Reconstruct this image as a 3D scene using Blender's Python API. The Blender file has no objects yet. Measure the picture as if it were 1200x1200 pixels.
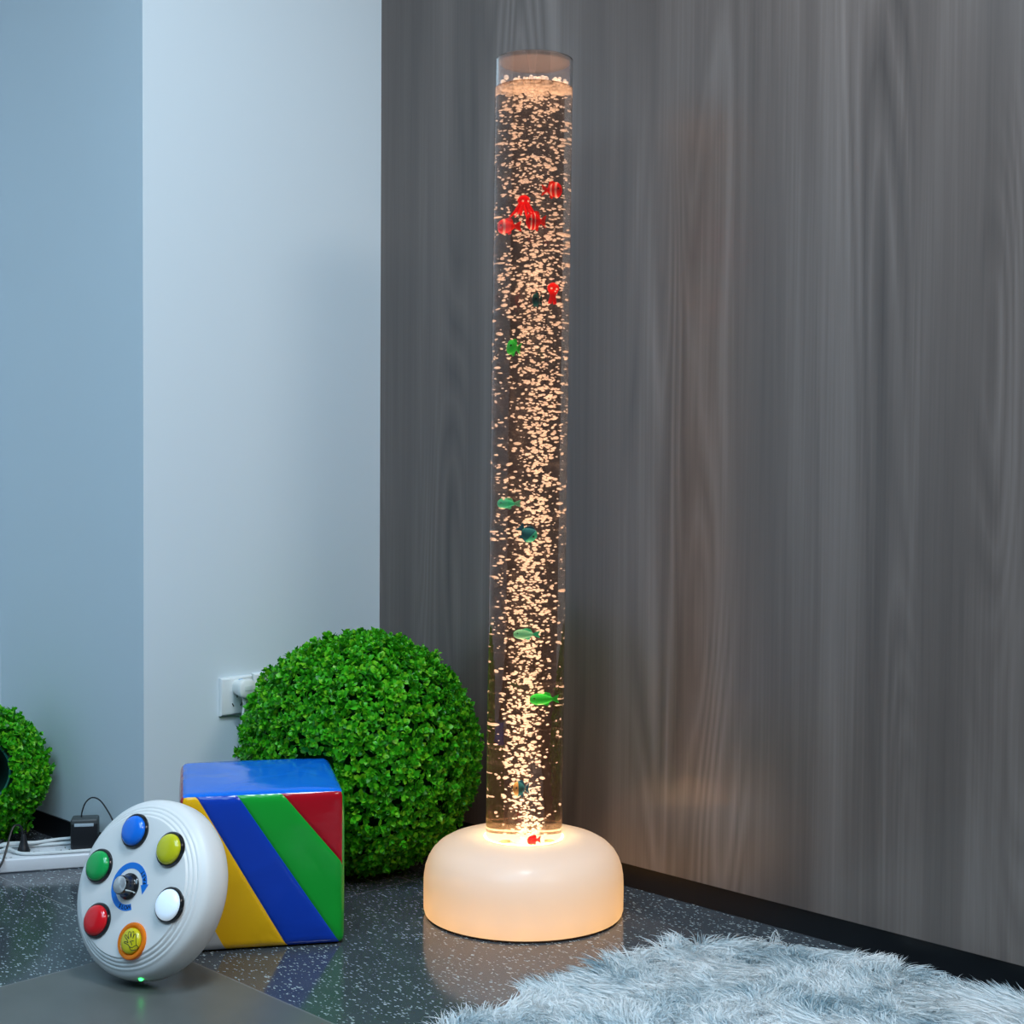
import bpy, bmesh, math, random
import numpy as np
from mathutils import Vector, Matrix, Euler
random.seed(7); RNG = np.random.default_rng(11)
PI = math.pi
C = bpy.context.scene.collection

# ------------------------------------------------------------------ materials
def newmat(name):
    m = bpy.data.materials.new(name); m.use_nodes = True
    nt = m.node_tree; nt.nodes.clear()
    out = nt.nodes.new('ShaderNodeOutputMaterial')
    return m, nt, out
def N(nt, t, **kw):
    n = nt.nodes.new(t)
    for k, v in kw.items(): setattr(n, k, v)
    return n
def setin(n, **kw):
    for k, v in kw.items(): n.inputs[k.replace('_', ' ')].default_value = v
def col(r, g, b):            # sRGB 0-255 -> linear rgba
    f = lambda c: (c/255/12.92) if c/255 <= .04045 else ((c/255+.055)/1.055)**2.4
    return (f(r), f(g), f(b), 1)
def plain(name, c, rough=.5, spec=.5, metal=0, emit=None, estr=0, noise=0, nscale=60, bump=0, coat=0):
    m, nt, out = newmat(name)
    p = N(nt, 'ShaderNodeBsdfPrincipled')
    p.inputs['Base Color'].default_value = c
    p.inputs['Roughness'].default_value = rough
    p.inputs['Specular IOR Level'].default_value = spec
    p.inputs['Metallic'].default_value = metal
    p.inputs['Coat Weight'].default_value = coat
    if emit:
        p.inputs['Emission Color'].default_value = emit
        p.inputs['Emission Strength'].default_value = estr
    if noise or bump:
        tc = N(nt, 'ShaderNodeTexCoord'); nz = N(nt, 'ShaderNodeTexNoise')
        nz.inputs['Scale'].default_value = nscale; nz.inputs['Detail'].default_value = 4
        nt.links.new(tc.outputs['Object'], nz.inputs['Vector'])
        if noise:
            hs = N(nt, 'ShaderNodeHueSaturation'); hs.inputs['Color'].default_value = c
            mr = N(nt, 'ShaderNodeMapRange'); mr.inputs['To Min'].default_value = 1-noise; mr.inputs['To Max'].default_value = 1+noise
            nt.links.new(nz.outputs['Fac'], mr.inputs['Value']); nt.links.new(mr.outputs['Result'], hs.inputs['Value'])
            nt.links.new(hs.outputs['Color'], p.inputs['Base Color'])
        if bump:
            bp = N(nt, 'ShaderNodeBump'); bp.inputs['Strength'].default_value = bump; bp.inputs['Distance'].default_value = .002
            nt.links.new(nz.outputs['Fac'], bp.inputs['Height']); nt.links.new(bp.outputs['Normal'], p.inputs['Normal'])
    nt.links.new(p.outputs[0], out.inputs[0])
    return m
def glass(name, ior, c=(1, 1, 1, 1)):
    m, nt, out = newmat(name)
    g = N(nt, 'ShaderNodeBsdfGlass'); g.inputs['IOR'].default_value = ior; g.inputs['Roughness'].default_value = 0; g.inputs['Color'].default_value = c
    nt.links.new(g.outputs[0], out.inputs[0]); return m
def translucent(name, c, tc_=None, tfac=.4, clear=0, rough=.4, gloss=True):
    """diffuse/glossy plastic mixed with light that passes through it; 'clear' is the share that goes straight through"""
    m, nt, out = newmat(name)
    p = N(nt, 'ShaderNodeBsdfPrincipled'); p.inputs['Base Color'].default_value = c; p.inputs['Roughness'].default_value = rough
    if not gloss: p.inputs['Specular IOR Level'].default_value = 0
    t = N(nt, 'ShaderNodeBsdfTranslucent'); t.inputs['Color'].default_value = tc_ or c
    mx = N(nt, 'ShaderNodeMixShader'); mx.inputs[0].default_value = tfac
    nt.links.new(p.outputs[0], mx.inputs[1]); nt.links.new(t.outputs[0], mx.inputs[2])
    o = mx
    if clear:
        tr = N(nt, 'ShaderNodeBsdfTransparent'); m2 = N(nt, 'ShaderNodeMixShader'); m2.inputs[0].default_value = clear
        nt.links.new(mx.outputs[0], m2.inputs[1]); nt.links.new(tr.outputs[0], m2.inputs[2]); o = m2
    nt.links.new(o.outputs[0], out.inputs[0]); return m

def wood_mat():
    m, nt, out = newmat('ash_grey_wood_laminate'); L = nt.links.new
    p = N(nt, 'ShaderNodeBsdfPrincipled')
    tc = N(nt, 'ShaderNodeTexCoord')
    def nz(sx, sz, scale, detail, dist=0, off=0):
        mp = N(nt, 'ShaderNodeMapping'); mp.inputs['Scale'].default_value = (sx, sx, sz); mp.inputs['Location'].default_value = (off, off, off)
        L(tc.outputs['Object'], mp.inputs['Vector'])
        n = N(nt, 'ShaderNodeTexNoise'); n.inputs['Scale'].default_value = scale; n.inputs['Detail'].default_value = detail
        n.inputs['Distortion'].default_value = dist; L(mp.outputs[0], n.inputs['Vector']); return n.outputs['Fac']
    def math_(op, a, b=None, c=None):
        q = N(nt, 'ShaderNodeMath', operation=op)
        for i, x in enumerate((a, b, c)):
            if x is None: continue
            if isinstance(x, (int, float)): q.inputs[i].default_value = x
            else: L(x, q.inputs[i])
        return q.outputs[0]
    band = nz(1, .05, 9, 2)                 # broad vertical boards of tone
    mid = nz(1, .03, 34, 4, .2, 3)
    fine = nz(1, .012, 230, 5, 0, 7)        # hair-line grain
    # cathedral arches: contour lines of a tall smooth noise
    cath = nz(1, .10, 6.0, 1.2, .25, 11)
    ring = math_('FRACT', math_('MULTIPLY', cath, 24))
    ring = math_('ABSOLUTE', math_('SUBTRACT', ring, .5))
    msk = nz(1, .10, 5.5, 1, 0, 21)
    msk = N(nt, 'ShaderNodeMapRange'); 
    mk = nz(1, .10, 5.5, 1, 0, 21); L(mk, msk.inputs['Value'])
    msk.inputs['From Min'].default_value = .47; msk.inputs['From Max'].default_value = .60
    ringm = math_('MULTIPLY', math_('SUBTRACT', ring, .25), msk.outputs['Result'])
    s = math_('MULTIPLY_ADD', math_('SUBTRACT', band, .5), 1.1, .46)
    s = math_('MULTIPLY_ADD', math_('SUBTRACT', mid, .5), .5, s)
    s = math_('MULTIPLY_ADD', math_('SUBTRACT', fine, .5), .36, s)
    s = math_('MULTIPLY_ADD', ringm, .62, s)
    cr = N(nt, 'ShaderNodeValToRGB'); L(s, cr.inputs['Fac'])
    e = cr.color_ramp.elements
    e[0].position = .08; e[0].color = (.059, .044, .038, 1)
    e[1].position = 1.0; e[1].color = (.238, .194, .172, 1)
    k = e.new(.45); k.color = (.114, .087, .075, 1)
    L(cr.outputs['Color'], p.inputs['Base Color'])
    p.inputs['Roughness'].default_value = .30; p.inputs['Specular IOR Level'].default_value = .9
    bp = N(nt, 'ShaderNodeBump'); bp.inputs['Strength'].default_value = .12; bp.inputs['Distance'].default_value = .001
    L(s, bp.inputs['Height']); L(bp.outputs[0], p.inputs['Normal'])
    L(p.outputs[0], out.inputs[0]); return m

def floor_mat():
    m, nt, out = newmat('speckled_vinyl_tile'); L = nt.links.new
    p = N(nt, 'ShaderNodeBsdfPrincipled'); tc = N(nt, 'ShaderNodeTexCoord')
    sx = N(nt, 'ShaderNodeSeparateXYZ'); L(tc.outputs['Object'], sx.inputs[0])
    def math_(op, a, b=None, c=None):
        q = N(nt, 'ShaderNodeMath', operation=op)
        for i, x in enumerate((a, b, c)):
            if x is None: continue
            if isinstance(x, (int, float)): q.inputs[i].default_value = x
            else: L(x, q.inputs[i])
        return q.outputs[0]
    def flecks(scale, rot, stretch, rad, share, off):
        mp = N(nt, 'ShaderNodeMapping'); mp.inputs['Rotation'].default_value = (0, 0, rot); mp.inputs['Scale'].default_value = (1, stretch, 1); mp.inputs['Location'].default_value = (off, off, .37)
        ds = N(nt, 'ShaderNodeTexNoise'); ds.inputs['Scale'].default_value = 90
        L(tc.outputs['Object'], ds.inputs['Vector'])
        va = N(nt, 'ShaderNodeVectorMath', operation='MULTIPLY_ADD'); va.inputs[1].default_value = (.006, .006, 0)
        L(ds.outputs['Color'], va.inputs[0]); L(tc.outputs['Object'], va.inputs[2])
        L(va.outputs[0], mp.inputs['Vector'])
        v = N(nt, 'ShaderNodeTexVoronoi'); v.inputs['Scale'].default_value = scale; v.voronoi_dimensions = '2D'; L(mp.outputs[0], v.inputs['Vector'])
        sc = N(nt, 'ShaderNodeSeparateColor'); L(v.outputs['Color'], sc.inputs[0])
        a = math_('LESS_THAN', v.outputs['Distance'], math_('MULTIPLY', sc.outputs[1], rad))
        return math_('MULTIPLY', a, math_('LESS_THAN', sc.outputs[0], share))
    f1 = flecks(95, .2, 2.3, .36, .20, 0); f2 = flecks(110, -.9, 2.3, .34, .15, 5); f3 = flecks(150, 1.4, 1.6, .32, .18, 9)
    fl = math_('MAXIMUM', f1, math_('MAXIMUM', f2, f3))
    base = N(nt, 'ShaderNodeMix', data_type='RGBA')
    n = N(nt, 'ShaderNodeTexNoise'); n.inputs['Scale'].default_value = 25; n.inputs['Detail'].default_value = 6
    L(tc.outputs['Object'], n.inputs['Vector']); L(n.outputs['Fac'], base.inputs['Factor'])
    base.inputs['A'].default_value = (.036, .044, .053, 1); base.inputs['B'].default_value = (.068, .080, .094, 1)
    tz = N(nt, 'ShaderNodeMix', data_type='RGBA'); L(fl, tz.inputs['Factor']); L(base.outputs['Result'], tz.inputs['A'])
    tz.inputs['B'].default_value = (.32, .38, .39, 1)
    # the plain grey tile: u > -1.885 and v < 1.151
    gm = math_('MULTIPLY', math_('GREATER_THAN', sx.outputs[0], -1.885), math_('LESS_THAN', sx.outputs[1], 1.151))
    gz = N(nt, 'ShaderNodeTexNoise'); gz.inputs['Scale'].default_value = 14; gz.inputs['Detail'].default_value = 6
    L(tc.outputs['Object'], gz.inputs['Vector'])
    gc = N(nt, 'ShaderNodeMix', data_type='RGBA'); L(gz.outputs['Fac'], gc.inputs['Factor'])
    gc.inputs['A'].default_value = (.075, .082, .078, 1); gc.inputs['B'].default_value = (.125, .128, .12, 1)
    al = N(nt, 'ShaderNodeMix', data_type='RGBA'); L(gm, al.inputs['Factor']); L(tz.outputs['Result'], al.inputs['A']); L(gc.outputs['Result'], al.inputs['B'])
    # seams
    su = math_('LESS_THAN', math_('ABSOLUTE', math_('ADD', sx.outputs[0], 1.885)), .0011)
    sv = math_('LESS_THAN', math_('ABSOLUTE', math_('SUBTRACT', math_('PINGPONG', math_('SUBTRACT', sx.outputs[1], 1.151), .2475), 0)), .0011)
    sm = math_('MULTIPLY', math_('MAXIMUM', su, sv), .45)
    se = N(nt, 'ShaderNodeMix', data_type='RGBA'); L(sm, se.inputs['Factor']); L(al.outputs['Result'], se.inputs['A']); se.inputs['B'].default_value = (.3, .3, .3, 1)
    L(se.outputs['Result'], p.inputs['Base Color'])
    rg = math_('MULTIPLY_ADD', gm, .22, .13); L(rg, p.inputs['Roughness'])
    L(p.outputs[0], out.inputs[0]); return m

def leaf_mat(name, dark, light, yellow):
    m, nt, out = newmat(name); L = nt.links.new
    g = N(nt, 'ShaderNodeNewGeometry'); cr = N(nt, 'ShaderNodeValToRGB'); L(g.outputs['Random Per Island'], cr.inputs['Fac'])
    e = cr.color_ramp.elements; e[0].color = dark; e[1].color = yellow; e[1].position = 1; k = e.new(.6); k.color = light
    p = N(nt, 'ShaderNodeBsdfPrincipled'); p.inputs['Roughness'].default_value = .38; p.inputs['Specular IOR Level'].default_value = .4
    L(cr.outputs['Color'], p.inputs['Base Color'])
    t = N(nt, 'ShaderNodeBsdfTranslucent'); L(cr.outputs['Color'], t.inputs['Color'])
    mx = N(nt, 'ShaderNodeMixShader'); mx.inputs[0].default_value = .3
    L(p.outputs[0], mx.inputs[1]); L(t.outputs[0], mx.inputs[2]); L(mx.outputs[0], out.inputs[0]); return m

def fur_mat():
    m, nt, out = newmat('rug_pile_fibre'); L = nt.links.new
    tc = N(nt, 'ShaderNodeTexCoord'); g = N(nt, 'ShaderNodeNewGeometry')
    n = N(nt, 'ShaderNodeTexNoise'); n.inputs['Scale'].default_value = 10; n.inputs['Detail'].default_value = 3
    L(tc.outputs['Object'], n.inputs['Vector'])
    ad = N(nt, 'ShaderNodeMath', operation='MULTIPLY_ADD'); L(g.outputs['Random Per Island'], ad.inputs[0]); ad.inputs[1].default_value = .22; L(n.outputs['Fac'], ad.inputs[2])
    cr = N(nt, 'ShaderNodeValToRGB'); L(ad.outputs[0], cr.inputs['Fac'])
    e = cr.color_ramp.elements
    e[0].position = .34; e[0].color = (.21, .35, .42, 1); e[1].position = .68; e[1].color = (.86, .89, .90, 1)  # dark teal end paints shadow patches into the pile's colour variation
    k = e.new(.52); k.color = (.70, .78, .81, 1)
    p = N(nt, 'ShaderNodeBsdfPrincipled'); p.inputs['Roughness'].default_value = .55; p.inputs['Specular IOR Level'].default_value = .3
    L(cr.outputs['Color'], p.inputs['Base Color'])
    t = N(nt, 'ShaderNodeBsdfTranslucent'); L(cr.outputs['Color'], t.inputs['Color'])
    mx = N(nt, 'ShaderNodeMixShader'); mx.inputs[0].default_value = .35
    L(p.outputs[0], mx.inputs[1]); L(t.outputs[0], mx.inputs[2]); L(mx.outputs[0], out.inputs[0]); return m

def vinyl(name, c):
    m, nt, out = newmat(name); L = nt.links.new
    p = N(nt, 'ShaderNodeBsdfPrincipled'); p.inputs['Base Color'].default_value = c
    p.inputs['Roughness'].default_value = .13; p.inputs['Specular IOR Level'].default_value = .33
    tc = N(nt, 'ShaderNodeTexCoord'); n = N(nt, 'ShaderNodeTexNoise'); n.inputs['Scale'].default_value = 13; n.inputs['Detail'].default_value = 2; n.inputs['Distortion'].default_value = .8
    L(tc.outputs['Object'], n.inputs['Vector'])
    bp = N(nt, 'ShaderNodeBump'); bp.inputs['Strength'].default_value = .22; bp.inputs['Distance'].default_value = .012
    L(n.outputs['Fac'], bp.inputs['Height']); L(bp.outputs[0], p.inputs['Normal']); L(p.outputs[0], out.inputs[0]); return m

# ------------------------------------------------------------------ mesh helpers
def finish(name, bm, mat, parent=None, smooth=True, M=None):
    if M is not None: bmesh.ops.transform(bm, matrix=M, verts=bm.verts)
    me = bpy.data.meshes.new(name); bm.to_mesh(me); bm.free()
    if smooth:
        me.polygons.foreach_set('use_smooth', [True]*len(me.polygons)); me.set_sharp_from_angle(angle=math.radians(38))
    me.materials.append(mat)
    o = bpy.data.objects.new(name, me); C.objects.link(o)
    if parent: o.parent = parent
    return o
def np_obj(name, V, F, mat, parent=None, smooth=True):
    """V (n,3) verts, F list of integer arrays (m,k)"""
    me = bpy.data.meshes.new(name)
    me.vertices.add(len(V)); me.vertices.foreach_set('co', np.ascontiguousarray(V, dtype=np.float32).ravel())
    loops = np.concatenate([f.ravel() for f in F]); tot = np.concatenate([np.full(len(f), f.shape[1]) for f in F])
    me.loops.add(len(loops)); me.loops.foreach_set('vertex_index', loops.astype(np.int32))
    me.polygons.add(len(tot)); st = np.concatenate([[0], np.cumsum(tot)[:-1]])
    me.polygons.foreach_set('loop_start', st.astype(np.int32))
    me.update(calc_edges=True); me.validate()
    if smooth: me.polygons.foreach_set('use_smooth', np.ones(len(tot), dtype=bool))
    me.materials.append(mat)
    o = bpy.data.objects.new(name, me); C.objects.link(o)
    if parent: o.parent = parent
    return o
def box(bm, x0, x1, y0, y1, z0, z1, bev=0, seg=3):
    r = bmesh.ops.create_cube(bm, size=1)
    vs = r['verts']
    for v in vs:
        v.co = Vector(((x0+x1)/2+v.co.x*(x1-x0), (y0+y1)/2+v.co.y*(y1-y0), (z0+z1)/2+v.co.z*(z1-z0)))
    if bev:
        es = {e for v in vs for e in v.link_edges}
        bmesh.ops.bevel(bm, geom=list(es), offset=bev, segments=seg, affect='EDGES', profile=.5)
def lathe(bm, prof, n=96, close=False):
    rings = []
    for r, z in prof:
        if r < 1e-6: rings.append([bm.verts.new((0, 0, z))])
        else: rings.append([bm.verts.new((r*math.cos(2*PI*i/n), r*math.sin(2*PI*i/n), z)) for i in range(n)])
    pr = list(zip(rings[:-1], rings[1:]))
    if close: pr.append((rings[-1], rings[0]))
    for a, b in pr:
        for i in range(n):
            j = (i+1) % n
            if len(a) == 1 and len(b) == 1: continue
            if len(a) == 1: bm.faces.new((a[0], b[j], b[i]))
            elif len(b) == 1: bm.faces.new((a[i], a[j], b[0]))
            else: bm.faces.new((a[i], a[j], b[j], b[i]))
    bmesh.ops.recalc_face_normals(bm, faces=bm.faces)
def spline(pts, n):
    P = [Vector(p) for p in pts]
    out = []
    segs = len(P)-1
    for k in range(n+1):
        t = k/n*segs; i = min(int(t), segs-1); f = t-i
        p0 = P[max(i-1, 0)]; p1 = P[i]; p2 = P[i+1]; p3 = P[min(i+2, segs)]
        out.append(.5*((2*p1)+(-p0+p2)*f+(2*p0-5*p1+4*p2-p3)*f*f+(-p0+3*p1-3*p2+p3)*f**3))
    return out
def tube(bm, pts, r, seg=8, cap=True):
    pts = [Vector(p) for p in pts]
    rad = r if callable(r) else (lambda t: r)
    prev = None; up = Vector((0, 0, 1)); n = len(pts)
    side = None
    for i, p in enumerate(pts):
        d = (pts[min(i+1, n-1)]-pts[max(i-1, 0)]).normalized()
        if side is None:
            side = d.cross(up)
            if side.length < 1e-3: side = d.cross(Vector((1, 0, 0)))
        side = (side-d*side.dot(d)).normalized(); w = d.cross(side)
        rr = rad(i/(n-1))
        ring = [bm.verts.new(p+(side*math.cos(2*PI*k/seg)+w*math.sin(2*PI*k/seg))*rr) for k in range(seg)]
        if prev:
            for k in range(seg):
                bm.faces.new((prev[k], prev[(k+1) % seg], ring[(k+1) % seg], ring[k]))
        elif cap: bm.faces.new(ring[::-1])
        prev = ring
    if cap: bm.faces.new(prev)
def ball(bm, c, r, sub=2, sc=(1, 1, 1)):
    res = bmesh.ops.create_icosphere(bm, subdivisions=sub, radius=1)
    for v in res['verts']: v.co = Vector((c[0]+v.co.x*r*sc[0], c[1]+v.co.y*r*sc[1], c[2]+v.co.z*r*sc[2]))
def prism(bm, poly, z0, z1):
    a = [bm.verts.new((x, y, z0)) for x, y in poly]; b = [bm.verts.new((x, y, z1)) for x, y in poly]
    bm.faces.new(a[::-1]); bm.faces.new(b)
    for i in range(len(poly)):
        j = (i+1) % len(poly); bm.faces.new((a[i], a[j], b[j], b[i]))
def tag(o, label, cat, group=None, kind=None):
    o['label'] = label; o['category'] = cat
    if group: o['group'] = group
    if kind: o['kind'] = kind
    return o
def thing(name, label, cat, loc=(0, 0, 0), rot=(0, 0, 0), group=None):
    o = bpy.data.objects.new(name, None); C.objects.link(o); o.empty_display_size = .05
    o.location = loc; o.rotation_euler = rot
    return tag(o, label, cat, group)
def lab(o, l): o['label'] = l; return o

# ------------------------------------------------------------------ the room
# The room stands at 45 degrees to the camera. Structure meshes are modelled in room axes (u along the wood wall, v towards it).
ROT = (0, 0, -PI/4)
def struct(name, boxes, mat, label, bev=0):
    bm = bmesh.new()
    for b in boxes: box(bm, *b, bev=bev)
    o = finish(name, bm, mat, smooth=False); o.rotation_euler = ROT
    o['kind'] = 'structure'; o['label'] = label
    return o
M_wood = wood_mat()
M_wall = plain('pale_wall_paint', (.66, .735, .78, 1), .6, .3, noise=.015, nscale=3)
M_black = plain('black_skirting', (.006, .007, .009, 1), .35, .4)
M_ceil = plain('white_ceiling_paint', (.75, .76, .77, 1), .8, .2)
U0, V0, V1 = -2.25, 1.885, 1.348
struct('floor', [(-3.0, 1.2, -1.6, 2.1, -.05, 0)], floor_mat(), 'dark speckled vinyl tile floor')
struct('wall_right', [(-2.25, 1.2, 1.879, 2.1, .041, 2.3)], M_wood, 'dark grey-brown wood grain wall panelling')
struct('baseboard_right', [(-2.25, 1.2, 1.886, 2.1, 0, .0409)], M_black, 'black plinth under the wood wall')
struct('wall_back', [(-2.9, -2.25, 1.348, 2.1, 0, 2.3)], M_wall, 'pale blue-white corner wall')
struct('baseboard_back', [(-2.2499, -2.2465, 1.348, 1.878, 0, .041)], M_black, 'black skirting on the pale wall')
struct('baseboard_left', [(-2.79, -2.2465, 1.3445, 1.3479, 0, .041)], M_black, 'black skirting on the shaded side of the wall')
struct('wall_left', [(-2.95, -2.79, -1.6, 1.3479, 0, 2.3)], M_wall, 'pale wall at the far left')
struct('baseboard_corner', [(-2.7899, -2.7865, -1.6, 1.344, 0, .041)], M_black, 'black skirting on the far left wall')
struct('ceiling', [(-3.0, 1.2, -1.6, 2.1, 2.3, 2.36)], M_ceil, 'white ceiling')

# ------------------------------------------------------------------ bubble tube lamp
LX, LY = .022, 2.323
TILT = .0069; ZB = .118               # the tube leans a little to the right
RO, RI = .0606, .0568
ZTOP, ZW = 1.345, 1.301
lamp = thing('bubble_tube_lamp', 'tall clear bubble tube standing on a glowing cream domed base', 'lamp', (LX, LY, 0))
M_shell = translucent('glowing_cream_shell', (.70, .69, .67, 1), (1, .86, .66, 1), .36, rough=.40)
M_shell.node_tree.nodes['Principled BSDF'].inputs['Coat Weight'].default_value = .15
bm = bmesh.new()
lathe(bm, [(.152, .003), (.157, .004), (.1588, .010), (.159, .03), (.159, .052), (.1583, .064), (.1562, .076), (.152, .088), (.1455, .099), (.136, .1085),
           (.124, .1155), (.110, .1200), (.095, .1225), (.080, .1236), (.066, .1238), (.0635, .1225), (.0625, .119), (.0622, .100)], 128)
finish('domed_base', bm, M_shell, lamp)
bm = bmesh.new(); lathe(bm, [(0, .0), (.150, .0), (.1535, .0008), (.1535, .0035), (.150, .004), (0, .004)], 96)
lab(finish('base_shadow_line', bm, plain('brown_shadow_gap', (.10, .05, .02, 1), .5), lamp), 'thin brown line painting the shadow gap under the base')  # brown disc puts the shadow gap under the shell into its colour
bm = bmesh.new(); lathe(bm, [(.0609, .1215), (.0626, .1215), (.0632, .1230), (.0622, .1236), (.0611, .1230)], 96, close=True)
lab(finish('glow_ring', bm, plain('slot_glow', (.9, .8, .6, 1), .4, emit=(1, .70, .36, 1), estr=9), lamp), 'narrow glowing slot round the foot of the tube')
tubeE = Matrix.Translation((0, 0, ZB)) @ Matrix.Rotation(TILT, 4, 'Y')
bm = bmesh.new(); lathe(bm, [(RI, 0), (RO, 0), (RO, ZTOP-ZB-.0008), (RO-.0008, ZTOP-ZB), (RI+.0008, ZTOP-ZB), (RI, ZTOP-ZB-.0008)], 128, close=True)
finish('clear_tube', bm, glass('clear_acrylic', 1.45), lamp, M=tubeE)
bm = bmesh.new(); lathe(bm, [(0, ZTOP-ZB-.006), (RI-.0006, ZTOP-ZB-.006), (RI-.0006, ZTOP-ZB-.001), (0, ZTOP-ZB-.001)], 96)
M_lid = translucent('hazy_lid', (.125, .10, .09, 1), (.12, .1, .09, 1), .3, clear=.45, rough=.5)
lab(finish('lid', bm, M_lid, lamp, M=tubeE), 'hazy round lid closing the top of the tube')
bm = bmesh.new(); lathe(bm, [(0, -.006), (RI-.0004, -.006), (RI-.0004, 0), (0, 0)], 96)
M_plate = plain('led_plate', (.9, .8, .6, 1), .4, emit=(1, .74, .40, 1), estr=3.6)
lab(finish('light_plate', bm, M_plate, lamp, M=tubeE), 'glowing warm yellow plate at the bottom of the tube')

bm = bmesh.new(); lathe(bm, [(RI-.0009, ZW-ZB+.010), (RI-.0009, ZTOP-ZB-.0065)], 96)
lab(finish('haze_band', bm, translucent('warm_light_haze', (.62, .47, .42, 1), (.62, .47, .42, 1), .5, clear=.82, rough=.7, gloss=False), lamp, M=tubeE), 'pinkish haze band added inside the tube above the water for warm light')  # film added; its pinkish tint puts the warm light from below into colour
def axis(z): return LX + math.tan(TILT)*(z-ZB)
WM = Matrix.Translation((LX, LY, ZB)) @ Matrix.Rotation(TILT, 4, 'Y')
bm = bmesh.new(); lathe(bm, [(0, -.002), (RI+.0002, -.002), (RI+.0002, ZW-ZB), (0, ZW-ZB)], 128)
M_water = glass('brown_tinted_water', 1.33, (.60, .52, .47, 1)); nt = M_water.node_tree  # brown tint darkens what shows through the tube
vs = N(nt, 'ShaderNodeVolumeScatter'); vs.inputs['Color'].default_value = (.95, .68, .45, 1); vs.inputs['Density'].default_value = .38
nt.links.new(vs.outputs[0], nt.nodes['Material Output'].inputs['Volume'])     # haze added with a brown tint that paints the warm glow inside
tag(finish('tube_water', bm, M_water, M=WM), 'clear water filling the tall bubble tube', 'water')

M_bub = translucent('air_bubble_skin', (.95, .95, .95, 1), (.95, .95, .95, 1), .30, clear=.28, rough=.15)
nt = M_bub.node_tree; lw = N(nt, 'ShaderNodeLayerWeight'); lw.inputs['Blend'].default_value = .42
mr = N(nt, 'ShaderNodeMapRange'); mr.inputs['From Min'].default_value = .15; mr.inputs['From Max'].default_value = .85; mr.inputs['To Min'].default_value = .02; mr.inputs['To Max'].default_value = .80
nt.links.new(lw.outputs['Facing'], mr.inputs['Value'])      # rim cleared by view angle, which paints a bright core into each bubble
nt.links.new(mr.outputs['Result'], next(n for n in nt.nodes if n.type == 'MIX_SHADER' and any(l.from_node.type == 'BSDF_TRANSPARENT' for l in n.inputs[2].links)).inputs[0])
def ico(sub):
    b = bmesh.new(); bmesh.ops.create_icosphere(b, subdivisions=sub, radius=1)
    v = np.array([x.co[:] for x in b.verts]); f = np.array([[q.index for q in p.verts] for p in b.faces]); b.free(); return v, f
IV, IF = ico(2)
# stream: (height above floor, centre offset, half width) read as a swaying column that widens upward
ST = np.array([(.115, .006, .012), (.16, .003, .016), (.21, -.004, .018), (.27, -.006, .019), (.34, -.004, .018), (.41, .000, .021), (.48, .003, .025), (.55, -.002, .024),
               (.62, .006, .022), (.70, .014, .018), (.78, .017, .018), (.86, .013, .021), (.94, .008, .024), (1.02, .004, .028), (1.12, 0, .031), (1.28, 0, .032)])
fishes_at = []
def bubbles():
    n = 3700; pos = []
    while len(pos) < n:
        z = .115+(ZW-.008-.115)*RNG.random()
        t = (z-.115)/1.18
        if RNG.random() < .30+.35*t:                     # stray bubbles over the whole section
            if RNG.random() > .30+1.2*t: continue
            a = RNG.random()*2*PI; r = (RI-.003)*math.sqrt(RNG.random()); x, y = r*math.cos(a), r*math.sin(a)
        else:
            c = np.interp(z, ST[:, 0], ST[:, 1]); w = np.interp(z, ST[:, 0], ST[:, 2])*.62
            x, y = RNG.normal(c, w), RNG.normal(-.002, w*1.1)
        if x*x+y*y > (RI-.003)**2: continue
        if any((x-f[0])**2/f[3]**2+(z-f[2])**2/f[4]**2 < 1 and y < f[1]+.01 and RNG.random() < .8 for f in fishes_at): continue
        pos.append((x, y, z-ZB))
    pos = np.array(pos)
    s = np.clip(RNG.lognormal(math.log(.00155), .38, n), .0006, .0032)
    V = IV[None]*s[:, None, None]*np.stack([np.full(n, 1.3), np.full(n, 1.3), RNG.uniform(.65, .95, n)], 1)[:, None, :]
    a = RNG.normal(0, .35, n); ca, sa = np.cos(a)[:, None], np.sin(a)[:, None]
    V = np.stack([V[..., 0]*ca-V[..., 2]*sa, V[..., 1], V[..., 0]*sa+V[..., 2]*ca], -1)+pos[:, None, :]
    F = (IF[None]+(np.arange(n)*len(IV))[:, None, None]).reshape(-1, 3)
    o = np_obj('air_bubbles', V.reshape(-1, 3), [F], M_bub); o.matrix_world = WM
    tag(o, 'swarm of small lit air bubbles rising through the tube', 'bubbles', kind='stuff')
def foam():
    pos = []; rad = []
    for layer in range(2):
        for k in range(95):
            a = RNG.random()*2*PI; r = (RI-.004)*math.sqrt(RNG.random()); s = RNG.uniform(.0024, .0058)
            pos.append((r*math.cos(a), r*math.sin(a), ZW-ZB-.004+layer*.0055+RNG.normal(0, .001))); rad.append(s)
    for k in range(26):                                 # big bubbles round the rim of the froth
        a = 2*PI*k/26+RNG.normal(0, .08); s = RNG.uniform(.0018, .0044)
        pos.append(((RI-.0045)*math.cos(a), (RI-.0045)*math.sin(a), ZW-ZB+.0050+RNG.normal(0, .0016))); rad.append(s)
    pos = np.array(pos); rad = np.array(rad); n = len(pos)
    V = IV[None]*rad[:, None, None]+pos[:, None, :]
    F = (IF[None]+(np.arange(n)*len(IV))[:, None, None]).reshape(-1, 3)
    o = np_obj('bubble_foam', V.reshape(-1, 3), [F], translucent('froth', (.95, .93, .9, 1), (.95, .93, .9, 1), .4, clear=.5, rough=.2)); o.matrix_world = WM
    tag(o, 'ring of pale froth floating at the water surface in the tube', 'foam', kind='stuff')

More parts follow.
